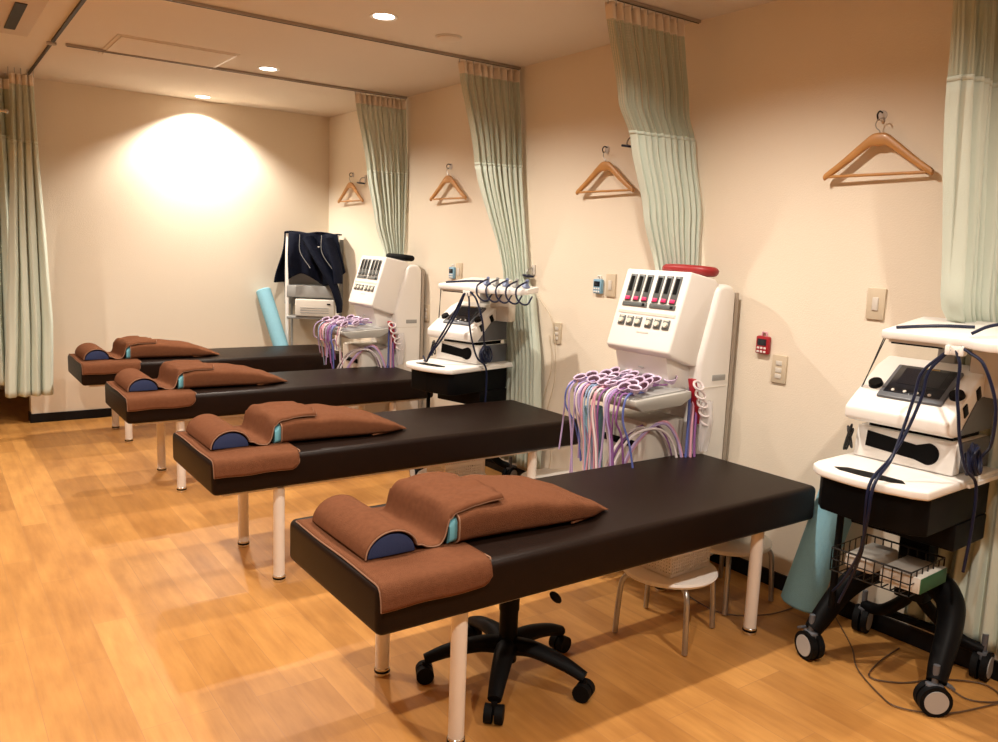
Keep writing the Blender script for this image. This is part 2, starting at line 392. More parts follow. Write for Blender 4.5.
# ------------------------------------------------------------------ wall hooks and hangers
def wall_hook(y, z, label):
    t = thing('wall_hook', label, 'wall hook', (W, y, z), 0, 'metal wall hooks')
    MB().lathe([(0,.003),(.018,.003),(.020,0)], n=20, mtx=Matrix.Rotation(-PI/2, 4, 'Y')).build('plate', M['bag'], t)
    MB().tube(bez([(-.003, 0, .012), (-.022, 0, .014), (-.034, 0, 0), (-.026, 0, -.016), (-.012, .004, -.012)], 6), .0032).build('hook', M['wire'], t)
    return t
def make_hanger(label):
    t = thing('coat_hanger', label, 'coat hanger', (0, 0, 0), 0, 'wooden coat hangers')
    # local: hook point at origin, hanger in the YZ plane
    for sgn in (1, -1):
        pts = [(0, 0, -.072), (0, sgn*.03, -.074), (0, sgn*.065, -.095), (0, sgn*.12, -.135), (0, sgn*.17, -.170), (0, sgn*.225, -.205)]
        c = bez(pts, 6); mb = MB()
        K = len(c)-1
        def f(u, v, c=c, K=K):
            i = int(round(v*K)); p = c[i]; h = .026-.012*v; w = .014-.003*v; a = 2*PI*u
            sx = abs(math.cos(a))**.6*math.copysign(1, math.cos(a)); sz = abs(math.sin(a))**.6*math.copysign(1, math.sin(a))
            return (p.x+sx*w/1.2, p.y, p.z+sz*h)
        mb.grid(f, 14, K, closeu=True)
        # end cap
        mb.ball((0, sgn*.226, -.206), .0125, (.85, .5, 1), 10)
        mb.build('arm', M['wood'], t)
    MB().cyl((0, -.205, -.205), (0, .205, -.205), .0062, n=12).build('trouser_bar', M['wood'], t)
    MB().tube(bez([(0, 0, -.06), (0, 0, -.045), (0, .004, -.037), (0, .017, -.026), (0, .021, -.010), (0, .012, .005), (0, -.004, .008), (0, -.014, .0), (0, -.015, -.008)], 6), .0022).build('hook', M['steel'], t)
    return t
h0 = None; dys = (-.018, -.032, -.035, -.035)
for i, (y, z, rz, lh, lk) in enumerate(((1.755, 1.965, .03, 'wooden coat hanger on the wall nearest the right edge', 'hook holding the hanger nearest the right edge'),
        (3.262, 1.952, .03, 'wooden coat hanger left of the near gathered curtain', 'hook holding the hanger left of the near gathered curtain'),
        (4.81, 1.955, .05, 'wooden coat hanger between the two far curtains', 'hook holding the hanger between the two far curtains'),
        (6.34, 1.975, .05, 'wooden coat hanger nearest the room corner', 'hook holding the hanger nearest the room corner'))):
    wall_hook(y, z, lk)
    if h0 is None:
        h0 = make_hanger(lh); h0.location = (W-.033, y+dys[i], z-.022); h0.scale = (1, .92, .96); h0.rotation_euler = (0, 0, rz)
    else: dup(h0, (W-.037, y+dys[i], z-.020), rz, lh)
for o in list(C.objects):
    if o.name.startswith('coat_hanger'):
        # keep both arms clear of the wall: stand off by the tilt
        o.location.x = W-.030-abs(math.sin(o.rotation_euler.z))*.20

# ------------------------------------------------------------------ wall plates and timers
def plate(y, z, label, kind):
    t = thing('wall_plate', label, 'switch plate' if kind == 's' else 'wall outlet', (W, y, z), 0, 'cream wall switches and outlets')
    MB().box((-.005, 0, 0), (.01, .072, .12), bev=.003).build('cover', M['plate'], t)
    if kind == 's':
        MB().box((-.012, 0, 0), (.006, .024, .05), bev=.002).build('rocker', M['plastic2'], t)
    else:
        for dz in (.026, -.004, -.030): MB().box((-.0115, 0, dz), (.004, .030, .020), bev=.002).build('socket', M['plastic2'], t)
for y, z, lb, k in ((1.698, 1.264, 'cream switch plate above the nearest trolley', 's'), (3.17, 1.249, 'cream switch plate beside the blue timer near the tall unit', 's'), (4.66, 1.252, 'cream switch plate above the trolley by the second bed', 's'),
                 (2.099, .954, 'cream outlet below the red timer', 'o'), (3.593, .95, 'cream outlet right of the long hanging curtain', 'o'), (5.08, .937, 'cream outlet between the far unit and the trolley', 'o')):
    plate(y, z, lb, k)
def timer(y, z, label, m, big=1.0):
    t = thing('kitchen_timer', label, 'timer', (W, y, z))
    MB().box((-.012*big, 0, 0), (.022*big, .066*big, .078*big), bev=.007).build('case', m, t)
    MB().box((-.024*big, .0, .013*big), (.003, .045*big, .028*big), bev=.001).build('display', M['screen'], t)
    for r in range(2):
        for c in range(3):
            MB().box((-.024*big, -.017*big+c*.017*big, -.012*big-r*.016*big), (.004, .011*big, .009*big), bev=.001).build('button', M['plastic'], t)
    MB().tube([( -.008, -.012, .038), (-.008, -.010, .055), (-.008, .010, .055), (-.008, .012, .038)], .004).build('hanging_loop', M['plastic'] if m != M['redplastic'] else M['c_pink'], t)
timer(2.185, 1.048, 'red digital timer on the wall above the outlet', M['redplastic'])
timer(3.26, 1.238, 'light blue timer on the wall left of the near tall unit', M['bluedev'])
timer(4.735, 1.242, 'light blue timer on the wall above the farther trolley', M['bluedev'])

# ------------------------------------------------------------------ treatment beds
BL, BW, BT, BZ = 1.89, .62, .558, .42
def make_bed(label):
    t = thing('treatment_bed', label, 'treatment bed', (0,0,0), 0, 'dark brown treatment beds')
    def f(mb):
        mb.box((0, 0, (BT+BZ)/2), (BL, BW, BT-BZ), bev=.022, seg=4)
    mb = MB(); f(mb); mb.build('mattress', M['leather'], t)
    MB().box((0, 0, BZ-.006), (BL-.10, BW-.08, .016)).build('base_board', M['legwhite'], t)
    for sx in (-.66, .668):
        for sy in (-.255, .205):
            l = MB().cyl((sx, sy, .02), (sx, sy, BZ-.01), .0235, n=28).build('leg', M['legwhite'], t)
            MB().lathe([(0,0),(.024,0),(.026,.003),(.026,.012),(.022,.014),(.022,.018),(.0255,.019),(.0255,.026),(.0235,.028)], (sx, sy, 0), 28).build('foot_cap', M['chrome'], l)
            MB().lathe([(.0262,.0125),(.0266,.013),(.0266,.020),(.0258,.0205)], (sx, sy, 0), 28).build('cap_band', M['black'], l)
    return t
bed_spots = [(1.848, 2.055, 'nearest dark brown treatment bed, at the bottom of the picture'),
             (1.828, 3.415, 'second dark brown treatment bed counted from the camera'),
             (1.800, 4.86, 'third dark brown treatment bed, in front of the farthest one'),
             (1.780, 6.16, 'farthest dark brown treatment bed, along the back wall')]
bed0 = make_bed(bed_spots[0][2]); bed0.location = (*bed_spots[0][:2], 0)
for x, y, l in bed_spots[1:]: dup(bed0, (x, y, 0), 0, l)

HD = -.945
def sm(x): x = max(0, min(1, x)); return x*x*(3-2*x)
# flat towel folded over the bed edge
def make_flat_towel(label, seed):
    rnd = random.Random(seed)
    hang = .055; w0 = -BW/2-.004; e = .006
    L0 = .362+rnd.uniform(-.01, .015)
    def surf(u, v):
        # u along bed from head, v across from front hem to rear
        s = v*(hang+BW*.90)
        x = HD+.004+u*L0
        # rounded corners at the outer hem
        cut = max(0, (u-.86)/.14); s0 = .075*(1-math.sqrt(max(0, 1-cut*cut))) if v < .5 else 0
        s = s0+(hang+BW*.90-s0)*v
        r = .024
        if s < hang-.02: y = w0-.001-.006*(1-s/hang); z = BT-.026-(hang-.02-s)
        else:
            q = (s-(hang-.02)); arc = r*PI/2
            if q < arc:
                a = q/r; y = w0+r-r*math.cos(a); z = BT-.024+r*math.sin(a)-.0+.004
            else: y = w0+r+(q-arc); z = BT+.004
        z += .0018*math.sin(x*31+y*17+seed)+.001
        return (x, y, z)
    o = MB().grid(surf, 26, 60).build('towel', M['towel'], None, solid=.007)
    tag(o, label, 'towel', 'brown towels laid flat on the bed heads')
    # hem piping
    pts = [surf(0, v/40) for v in range(41)][::-1]+[surf(u/26, 0) for u in range(27)]+[surf(1, v/40) for v in range(41)]
    MB().tube(pts, .0026, 6).build('hem', M['hem'], o)
    return o
def make_bolster(label):
    t = thing('bolster', label, 'pillow', (0,0,0), 0, 'navy half-round bolsters under the towels')
    pr = []
    for k in range(17):
        a = PI*k/16; pr.append((-.825-.074*math.cos(a), BT+.012+.062*math.sin(a)))
    MB().prism(pr, 'y', -.155, .195, bev=.004).build('body', M['navy'], t)
    return t
def wedge_h(x):
    # height of the wedge top above the mattress at local x
    pts = [(-.66, .0), (-.645, .075), (-.62, .098), (-.55, .110), (-.36, .106), (-.20, .082), (-.10, .054), (0, .010)]
    if x <= pts[0][0]: return 0
    for a, b in zip(pts, pts[1:]):
        if a[0] <= x <= b[0]: return a[1]+(b[1]-a[1])*sm((x-a[0])/(b[0]-a[0]))*.5+(b[1]-a[1])*.5*(x-a[0])/(b[0]-a[0])
    return .008
def make_wedge(label, seed):
    t = thing('wedge_cushion', label, 'cushion', (0,0,0), 0, 'wedge cushions in brown towel covers')
    z0 = BT+.003
    def loft(x0, x1, yl, yr, grow, nx=30, na=40, cap=True, rough=0):
        mb = MB(); rings = []
        for i in range(nx+1):
            x = x0+(x1-x0)*i/nx; h = max(.010, wedge_h(x)+grow); q = i/nx
            a0 = yl-grow-.02*sm(q*1.5)+.05*sm((q-.8)/.2); a1 = yr+grow-.07*sm((q-.75)/.25)
            w = (a1-a0)/2; cy = (a0+a1)/2; ring = []
            e = 5 if q < .7 else 5-2.2*(q-.7)/.3
            for k in range(na):
                a = 2*PI*k/na; cx_, sx_ = math.cos(a), math.sin(a)
                px = math.copysign(abs(cx_)**(2/e), cx_); pz = math.copysign(abs(sx_)**(2/e), sx_)
                dz = rough*(.9*math.sin(x*26+seed+px*4)+.6*math.sin(x*55-px*9+seed*2)+.4*math.sin(px*15+x*20)) if pz > .2 else 0
                ring.append(mb.bm.verts.new((x, cy+px*w, z0+h/2*(1+pz)+dz)))
            rings.append(ring)
        for A, B in zip(rings, rings[1:]):
            for k in range(na): mb.bm.faces.new((A[k], A[(k+1) % na], B[(k+1) % na], B[k]))
        if cap: mb.bm.faces.new(rings[0]); 
        mb.bm.faces.new(rings[-1])
        return mb
    loft(-.640, -.04, -.165, .160, -.006).build('core', M['blue'], t)
    cv = loft(-.615, .0, -.170, .165, .002, rough=.0020)
    o = cv.build('cover', M['towel'], t)
    # hem ring where the cover ends at the head side
    pts = []
    x = -.615; h = wedge_h(x)+.002
    for k in range(48):
        a = 2*PI*k/48; px = math.copysign(abs(math.cos(a))**.4, math.cos(a)); pz = math.copysign(abs(math.sin(a))**.4, math.sin(a))
        pts.append((x, -.0025+px*.170, z0+h/2*(1+pz)))
    MB().tube(pts, .0024, 6, closed=True).build('hem', M['hem'], o)
    # folded flap at the foot end
    MB().tube(bez([(-.20, -.186, z0+.006), (-.10, -.168, z0+.008), (-.03, -.135, z0+.010), (-.002, -.09, z0+.010)], 8), lambda q: .005-.002*q, 8, flat=.7).build('folded_edge', M['towel'], o)
    return t
def make_drape(label, seed):
    top = BT+.013
    prof = []
    for k in range(15):
        a = PI*k/14*.93; prof.append((-.825-.081*math.cos(a), top+.0690*math.sin(a)+.002))
    prof += [(-.732, top+.014), (-.715, top-.002+.006), (-.69, top-.001), (-.672, top+.004), (-.660, top+.026), (-.655, top+.055), (-.646, top+.082), (-.628, top+.100)]
    for x in (-.60, -.57, -.53, -.48): prof.append((x, BT+.003+wedge_h(x)+.0115))
    prof = [(p[0], 0, p[1]) for p in prof]; c = bez(prof, 3); K = len(c)-1
    rnd = random.Random(seed); a1, a2 = rnd.uniform(0, 6), rnd.uniform(0, 6)
    def f(u, v):
        p = c[min(K, int(round(u*K)))]
        q = max(0, (u-.50)/.5)
        yl = -.158; yr = .202-.035*q
        y = yl+(yr-yl)*v
        dz = .006*q*math.sin(v*7+a1+u*9)**2+.003*q*math.sin(v*23-u*14+a2)
        # the far corner of the last part reaches further down the wedge
        x = p.x+q*q*.09*(math.sin(v*2.6+a2*.2)*.5)+.004*math.sin(v*13+a2)*q
        z = p.z+dz
        if u > .80: z = max(z, BT+.003+wedge_h(x)+.011)
        e = max(0, (abs(v-.5)-.46)/.04)
        z -= .010*e*e*(1 if u > .8 else 0)
        return (x, y, z)
    o = MB().grid(f, K, 40).build('draped_towel', M['towel'], None, solid=.007)
    tag(o, label, 'towel', 'brown towels draped over bolster and wedge')
    pts = [f(u/K, 0) for u in range(K+1)]+[f(1, v/30) for v in range(31)]+[f(1-u/K, 1) for u in range(K+1)]
    MB().tube(pts, .0026, 6).build('hem', M['hem'], o)
    return o
names = ['nearest', 'second', 'third', 'farthest']
for i, (bx, by, _) in enumerate(bed_spots):
    n = names[i]
    a = make_flat_towel('brown towel lying flat on the head of the %s treatment bed' % n, i*3+1)
    b = make_bolster('navy half-round bolster under a towel on the %s treatment bed' % n)
    c = make_wedge('pale blue wedge cushion in a brown cover on the %s treatment bed' % n, i*5+2)
    d = make_drape('brown towel draped over bolster and cushion on the %s treatment bed' % n, i*7+3)
    for o in (a, b, c, d): o.location = (bx, by, 0)

# ------------------------------------------------------------------ tall white suction electrode units
def cup_lead(i, tray_pts, label, group, zlow, seed, spread):
    pass
def make_unit(label, cushion):
    # local coordinates: origin at floor, side facing the camera at y=-.19, wall side x=+.155
    t = thing('electrotherapy_unit', label, 'medical machine', (0,0,0), 0, 'tall white suction therapy units')
    ox = 2.805
    P = lambda pts: [(x-ox, z) for x, z in pts]
    MB().prism(P([(2.935, .05), (2.935, 1.265), (2.90, 1.30), (2.845, 1.302), (2.815, 1.285), (2.725, .965), (2.735, .70), (2.735, .05)]), 'y', -.212, .20, bev=.022, seg=4).build('column', M['plastic'], t)
    MB().box((2.948-ox, -.005, .66), (.022, .395, 1.21)).build('rear_panel', M['rail'], t)
    MB().prism(P([(2.655, 1.352), (2.548, 1.010), (2.562, .990), (2.70, .947), (2.735, .945), (2.840, 1.30), (2.815, 1.322)]), 'y', -.190, .195, bev=.010, seg=3).build('head', M['plastic'], t)
    # details on the sloping face
    d = Vector((2.548-2.655, 0, 1.010-1.352)); L = d.length; d.normalize(); n = Vector((d.z, 0, -d.x)); n = n if n.x < 0 else -n
    o0 = Vector((2.655-ox, 0, 1.352)); ang = math.atan2(d.x, d.z)
    def face(s, y, off=0): q = o0+d*s+n*off; return (q.x, y, q.z)
    rot = (0, math.atan2(-d.x, -d.z), 0)
    # unit local y: +y is the left side of the face in the picture
    for g in (1, -1):
        cy = g*.083
        g_ = MB().box(face(.040+.000+.135/2-.028, cy, .0015), (.004, .150, .006), rot=rot)
        MB().box(face(.163, cy, .002), (.005, .150, .020), rot=rot, bev=.001).build('scale_bar', M['gaugeg'], t)
        MB().box(face(.163, cy-.055, .005), (.003, .014, .012), rot=rot).build('scale_switch', M['black'], t)
        for k in (-1, 0, 1):
            y = cy+k*.051
            w = MB().box(face(.087, y, .002), (.005, .037, .124), rot=rot, bev=.001).build('flow_gauge', M['gaugeg'], t)
            MB().box(face(.070, y, .0055), (.003, .020, .070), rot=rot).build('gauge_tube', M['black'], w)
            MB().box(face(.137, y, .0065), (.006, .028, .016), rot=rot, bev=.002).build('gauge_marker', M['pink'], w)
            q = MB().box(face(.240, y, .002), (.005, .038, .044), rot=rot, bev=.001).build('knob_plate', M['gaugeg'], t)
            a = Vector(face(.241, y, .003)); MB().cyl(a, a+n*.010, .0125, .011, 18).build('knob', M['knobface'], q)
            MB().box(face(.222, y, .0045), (.002, .026, .004), rot=rot).build('knob_label', M['knobface'], q)
        g_.bm.free()
    MB().box(face(.200, 0, .001), (.003, .34, .012), rot=rot).build('divider', M['plastic2'], t)
    MB().box(face(.285, -.01, .001), (.002, .07, .006), rot=rot).build('name_strip', M['plastic2'], t)
    MB().prism(P([(2.575, .99), (2.60, .90), (2.62, .82), (2.74, .80), (2.74, .99)]), 'y', -.150, .165, bev=.012).build('neck', M['plastic'], t)
    MB().box((2.585-ox, .0, .925), (.004, .03, .004)).build('neck_slot', M['greyplastic'], t)
    # tray
    MB().prism(P([(2.325, .830), (2.66, .850), (2.66, .818), (2.60, .790), (2.37, .782), (2.328, .806)]), 'y', -.235, .155, bev=.006).build('tray', M['tray'], t)
    MB().box((2.490-ox, -.04, .842), (.31, .35, .006), rot=(0, -.06, 0)).build('tray_mat', M['greyplastic'], t)
    # lower cabinet
    MB().box((2.62-ox, .02, .40), (.24, .32, .62), bev=.015).build('lower_cabinet', M['plastic2'], t)
    MB().box((2.498-ox, .02, .60), (.008, .20, .03), bev=.002).build('vent_slot', M['black'], t)
    MB().box((2.70-ox, 0, .05), (.42, .38, .05), bev=.012).build('base', M['greyplastic'], t)
    for sx in (2.53, 2.86):
        for sy in (-.15, .15): MB().cyl((sx-ox, sy-.012, .026), (sx-ox, sy+.012, .026), .026, n=18).build('caster', M['rubber'], t)
    # recessed handle in the side
    MB().box((2.853-ox, -.2125, .893), (.085, .004, .026), bev=.001).build('side_handle', M['greyplastic'], t)
    MB().box((2.82-ox, -.2125, .852), (.17, .002, .003)).build('side_seam', M['plastic2'], t)
    # holder with loops on the side of the neck
    rk = MB().prism(P([(2.660, .90), (2.685, .90), (2.745, .70), (2.715, .70)]), 'y', -.235, -.205, bev=.004).build('lead_rack', M['redplastic'], t)
    for k in range(5):
        x = 2.672+.016*k-ox; z = .875-.040*k
        MB().tube([(x+.026*math.cos(a)+.006, -.252+.014*math.sin(a*1), z+.017*math.sin(a)) for a in [2*PI*j/16 for j in range(16)]], .0055, 6, closed=True).build('rack_ring', M['c_wht'], t)
    return t
u0 = make_unit('tall white therapy unit with the red cushion on top, behind the nearest bed', None)
u0.location = (2.803, 2.525, 0)
u1 = dup(u0, (2.805, 5.285, -.0), 0, 'farther tall white therapy unit with a black cushion, by the third bed')
for q in list(u1.children):
    for g in q.children:
        if g.name.startswith('gauge_marker'):
            g.data = g.data.copy(); g.data.materials[0] = M['gaugeg']
u1.scale = (1, 1, .985)
# cushions on top
for (x, y, z, m, lb) in ((2.810, 2.485, 1.362, M['red'], 'red round cushion lying on top of the near white unit'), (2.845, 5.245, 1.336, M['rubber'], 'black round cushion lying on top of the farther white unit')):
    t = thing('cushion', lb, 'cushion', (x, y, z-.03+.0), 0, 'round cushions on the white units')
    MB().tube([(.0+.062*math.cos(a), .125*math.sin(a), .022+.10*.062*math.cos(a)*-1) for a in [2*PI*k/36 for k in range(36)]], .023, 12, closed=True, flat=.9).build('ring', m, t)
    MB().ball((0, 0, .022), .066, (.85, 1.7, .20), 24).build('middle', m, t)

# suction cup leads lying on the trays
tubes = ['c_pink', 'c_lil', 'c_wht', 'c_blu', 'c_lbl', 'c_pur', 'c_pink', 'c_lil', 'c_wht', 'c_pur', 'c_lil']
def leads(ux, uy, rows, cols, seed, label, group, zr):
    rnd = random.Random(seed); k = 0
    for r in range(rows):
        for c in range(cols):
            lx = -.448+(.29/(rows-1))*r*.98+rnd.uniform(-.010, .010)
            ly = .135-.325*(c/(cols-1))+rnd.uniform(-.012, .012)+(.014 if r % 2 else -.010)
            if c >= cols-1 and r > 1: continue
            x = ux+lx; y = uy+ly; z = .838+.06*(lx+.46)
            t = thing('suction_electrode', label, 'suction cup', (x, y, z), 0, group)
            rr = .0275
            tilt = Euler((rnd.uniform(-.25, .25), rnd.uniform(-.7, -.15), rnd.uniform(-.5, .5))).to_matrix().to_4x4()
            MB().lathe([(.006,-.002),(.014,.002),(rr-.003,.018),(rr,.024),(rr+.003,.028),(rr+.001,.030),(rr-.004,.026)], (0, 0, .014), 20, tilt).build('cup', M['cup'], t)
            MB().lathe([(0,.010),(.012,.010),(rr-.005,.022)], (0, 0, .014), 20, tilt).build('cup_lining', M['cupin'], t)
            # tube: over the front edge of the tray and down
            fx = ux-.500-x-rnd.uniform(0, .015); fy = rnd.uniform(-.03, .03)
            zl = zr+rnd.uniform(-.04, .12)
            bx = fx+rnd.uniform(-.005, .06); by = fy+rnd.uniform(-.06, .06)
            pts = [(0, 0, .010), (-.03, fy*.3, .010), (fx*.75, fy*.8, .012), (fx, fy, -.02), (fx-.008, fy*1.2, -.10), ((fx+bx)/2, (fy+by)/2, (zl-z)*.55), (bx, by, zl-z)]
            if abs(fx) < .07: pts.pop(1)
            m = M[tubes[(k*7+seed) % len(tubes)]]
            MB().tube(bez(pts, 5), .0036+.0012*(k % 2), 6).build('tube', m, t)
            k += 1
leads(2.803, 2.525, 5, 6, 3, 'lilac suction cup with its tube hanging from the near grey tray', 'suction cups on the near unit tray', .42)
leads(2.805, 5.285, 4, 5, 11, 'lilac suction cup with its tube hanging from the farther grey tray', 'suction cups on the farther unit tray', .56)
# tube bundles that run from the lead rack down to the floor
for (ux, uy, lb) in ((2.803, 2.525, 'bundle of coloured tubes arching under the tray of the near unit'), (2.805, 5.285, 'bundle of coloured tubes arching under the tray of the farther unit')):
    rnd = random.Random(5)
    t = thing('tube_bundle', lb, 'tube bundle', (ux, uy, .3), 0, 'tube bundles under the trays')
    for k in range(14):
        a = rnd.uniform(-.02, .02); b = rnd.uniform(-.03, .03)
        if k < 8:
            pts = [(-.10+a, -.20+b*.4, .56), (-.115+a, -.215+b*.5, .46), (-.12+a, -.22+b*.6, .30), (-.13+a*2, -.24+b, .05)]
        else:
            pts = [(-.14+a, -.20+b, .05), (-.17+a, -.19+b, .28), (-.24+a, -.16+b, .40+a), (-.34+a*2, -.12+b, .36), (-.42+a*2, -.10+b, .24), (-.46+a*2, -.09+b, .05)]
        MB().tube(bez(pts, 6), .006, 7).build('tube', M[tubes[k % len(tubes)]], t)
    s = MB()
    def f(u, v):
        a = 2*PI*u; r = .045*(1-.35*abs(v-.4)*2)+.005*math.sin(a*5+v*9)
        return (-.055+r*math.cos(a)*.8+.03*v*-0, -.245+r*math.sin(a)*.6, .50-.22*v)
    s.grid(f, 24, 10, closeu=True); s.build('plastic_bag', M['bag'], t)

# ------------------------------------------------------------------ trolleys with ultrasound / current devices
def caster(parent, x, y, rz, R=.051):
    ca, sa = math.cos(rz), math.sin(rz)
    a = Vector((x, y, R)); ax = Vector((-sa, ca, 0))
    mb = MB(); mb.cyl(a-ax*.026, a-ax*.004, R, n=28); mb.cyl(a+ax*.004, a+ax*.026, R, n=28)
    o = mb.build('caster', M['rubber'], parent)
    MB().cyl(a-ax*.0285, a-ax*.025, R*.74, n=28).build('hub', M['hub'], o); MB().cyl(a+ax*.025, a+ax*.0285, R*.74, n=28).build('hub', M['hub'], o)
    f = MB(); f.box(a+Vector((0, 0, R*.75)), (.05, .030, .030), rot=(0, 0, rz), bev=.006); f.cyl(a+Vector((0,0,R)), a+Vector((0,0,R*2+.012)), .010, n=12)
    f.box(a+Vector((ca*R*.9, sa*R*.9, R*.9)), (.03, .028, .010), rot=(0, .5, rz), bev=.003); f.build('fork', M['bezel'], o)
    return o
def make_trolley(label, full=True):
    t = thing('equipment_trolley', label, 'trolley', (0,0,0), 0, 'black and white equipment trolleys')
    TZ = .745
    # tray top with handle cut-out
    mb = MB()
    out = []
    N_ = 14
    fr = [(-.255, .205), (-.285, .175)] + [(-.30-.018*math.cos((k/N_-.5)*PI), .15-.26*k/N_) for k in range(N_+1)] + [(-.292, -.145), (-.268, -.185)]
    poly = [(.25, .215), (-.21, .215)] + fr + [(.25, -.190)]
    mb.prism([(p[0], p[1]) for p in poly], 'z', TZ-.030, TZ, bev=.008, seg=3)
    top = mb.build('tray', M['plastic'], t)
    slot = [(-.245, .135), (-.268, .105), (-.276, .02), (-.268, -.065), (-.245, -.10), (-.214, -.075), (-.206, .02), (-.214, .105)]
    MB().prism(slot, 'z', TZ-.004, TZ+.0012).build('handle_slot', M['black'], top)
    MB().prism([(-.02, -.188), (.24, -.188), (.24, -.200), (-.02, -.200)], 'z', TZ-.024, TZ-.012).build('side_rail', M['plastic'], top)
    # black drawer box below
    MB().prism([(.22, .205), (-.20, .205), (-.245, .17), (-.272, .02), (-.255, -.135), (-.225, -.172), (.22, -.172)], 'z', TZ-.155, TZ-.030, bev=.006).build('drawer_box', M['black'], t)
    MB().prism([(.22, .175), (.22, -.175), (-.02, -.175), (-.02, .175)], 'z', .50, TZ-.155, bev=.006).build('lower_housing', M['black'], t)
    # columns and rails
    MB().box((.14, 0, .42), (.08, .11, .36), bev=.012).build('column', M['black'], t)
    for sy in (1, -1):
        pts = bez([(-.13, sy*.215, .105), (-.09, sy*.205, .15), (0, sy*.185, .235), (.09, sy*.14, .30), (.14, sy*.05, .34)], 6)
        MB().tube(pts, lambda q: .030+.020*q, 12, flat=1.1).build('front_leg', M['black'], t)
        pts = bez([(.235, sy*.215, .105), (.22, sy*.14, .12), (.18, sy*.05, .20), (.14, 0, .28)], 6)
        MB().tube(pts, .022, 10).build('rear_leg', M['black'], t)
    MB().tube([(.235, .215, .11), (.235, 0, .115), (.235, -.215, .11)], .016, 8).build('cross_bar', M['black'], t)
    MB().cyl((-.10, .17, .20), (-.10, .17, .59), .012, n=12).build('strut', M['black'], t)
    caster(t, -.14, .215, 1.2); caster(t, -.14, -.215, -.75); caster(t, .235, .215, .2); caster(t, .235, -.215, .1)
    return t
def basket_wire(t, cx, cy, z0, lx, ly, h, m, r=.0024):
    mb = MB()
    for z in (z0, z0+h*.5, z0+h):
        mb.tube([(cx-lx/2, cy-ly/2, z), (cx+lx/2, cy-ly/2, z), (cx+lx/2, cy+ly/2, z), (cx-lx/2, cy+ly/2, z)], r*(1.5 if z == z0+h else 1), 6, closed=True)
    n = 9
    for k in range(n+1):
        y = cy-ly/2+ly*k/n
        for x in (cx-lx/2, cx+lx/2): mb.cyl((x, y, z0), (x, y, z0+h), r, n=6)
        mb.cyl((cx-lx/2, y, z0), (cx+lx/2, y, z0), r, n=6)
    for k in range(7):
        x = cx-lx/2+lx*k/6
        for y in (cy-ly/2, cy+ly/2): mb.cyl((x, y, z0), (x, y, z0+h), r, n=6)
    return mb.build('wire_basket', m, t)
def make_device(label):
    """two stacked devices + probe shelf; origin = trolley origin, z absolute"""
    TZ = .747
    a = thing('ultrasound_device', label[0], 'medical machine', (0,0,0), 0, 'stacked white treatment devices')
    MB().prism([(-.025, TZ), (.235, TZ), (.235, TZ+.108), (-.010, TZ+.108)], 'y', -.145, .190, bev=.006).build('body_shell', M['plastic'], a)
    MB().box((.130, .0225, TZ+.055), (.215, .343, .104), bev=.004).build('side_cover', M['bezel'], a)
    # dark front panel with round end
    fp = MB(); ang = math.atan2(.015, .108)
    def onf(y, z): return (-.0255+(z-TZ)*.139-.0015, y, z)
    pts = [(.150, TZ+.095), (.150, TZ+.042), (-.02, TZ+.030)]
    for k in range(13):
        q = -PI/2-PI*k/12; pts.append((-.060+.036*math.cos(q), TZ+.056+.036*math.sin(q)))
    pts += [(-.02, TZ+.078)]
    vs = [fp.bm.verts.new(onf(y, z)) for y, z in pts]; f_ = fp.bm.faces.new(vs)
    r_ = bmesh.ops.extrude_face_region(fp.bm, geom=[f_]); bmesh.ops.translate(fp.bm, vec=(-.002, 0, 0), verts=[v for v in r_['geom'] if isinstance(v, bmesh.types.BMVert)])
    fp.build('front_panel', M['black'], a, smooth=False)
    MB().box((.112, .02, TZ+.118), (.20, .28, .024)).build('rubber_foot', M['black'], a)
    b = thing('control_console', label[1], 'medical machine', (0,0,0), 0, 'sloping white control consoles')
    z1 = TZ+.130
    prof = [(-.095, z1+.012), (-.060, z1), (.21, z1), (.225, z1+.02), (.225, z1+.205), (.175, z1+.212), (.10, z1+.186), (-.075, z1+.070), (-.098, z1+.052)]
    mb = MB(); mb.prism(prof, 'y', -.150, .200, bev=.010, seg=3); mb.build('housing', M['plastic'], b)
    MB().prism([(-.03, z1+.006), (.222, z1+.006), (.222, z1+.12), (.09, z1+.12)], 'y', -.1535, .2035).build('side_panel', M['bezel'], b)
    d = Vector((.10+.075, 0, .186-.070)); L = d.length; d.normalize(); n = Vector((-d.z, 0, d.x)); o0 = Vector((-.075, 0, z1+.070)); rot = (0, -math.atan2(d.z, d.x), 0)
    def S(s, y, off): q = o0+d*s+n*off; return (q.x, y, q.z)
    w = MB().box(S(.125, .012, .004), (.175, .215, .014), rot=rot, bev=.006).build('screen_bezel', M['bezel'], b)
    MB().box(S(.133, .012, .0115), (.145, .185, .004), rot=rot, bev=.002).build('screen', M['screen'], w)
    MB().box(S(.150, .012, .0135), (.085, .140, .002), rot=rot).build('display', M['screen'], w)
    for k in range(4):
        q = Vector(S(.070, .075-.040*k, .0135)); MB().cyl(q, q+n*.003, .0055, n=12).build('button', M['plastic'], w)
    MB().box(S(.200, .0, .0135), (.004, .05, .001), rot=rot).build('label_mark', M['yellow'], w)
    for sy in (1, -1):
        q = Vector(S(.10 if sy > 0 else .10, (.150 if sy > 0 else -.118), .0)); MB().cyl(q, q+n*.014, .024, .022, 24).build('dial', M['black'], b)
    for k in range(2): MB().box((-.0+.085*k, -.152, z1+.085+.05*k), (.028, .004, .040), rot=(0, -.5, 0), bev=.001).build('port_cover', M['black'], b)
    return a, b
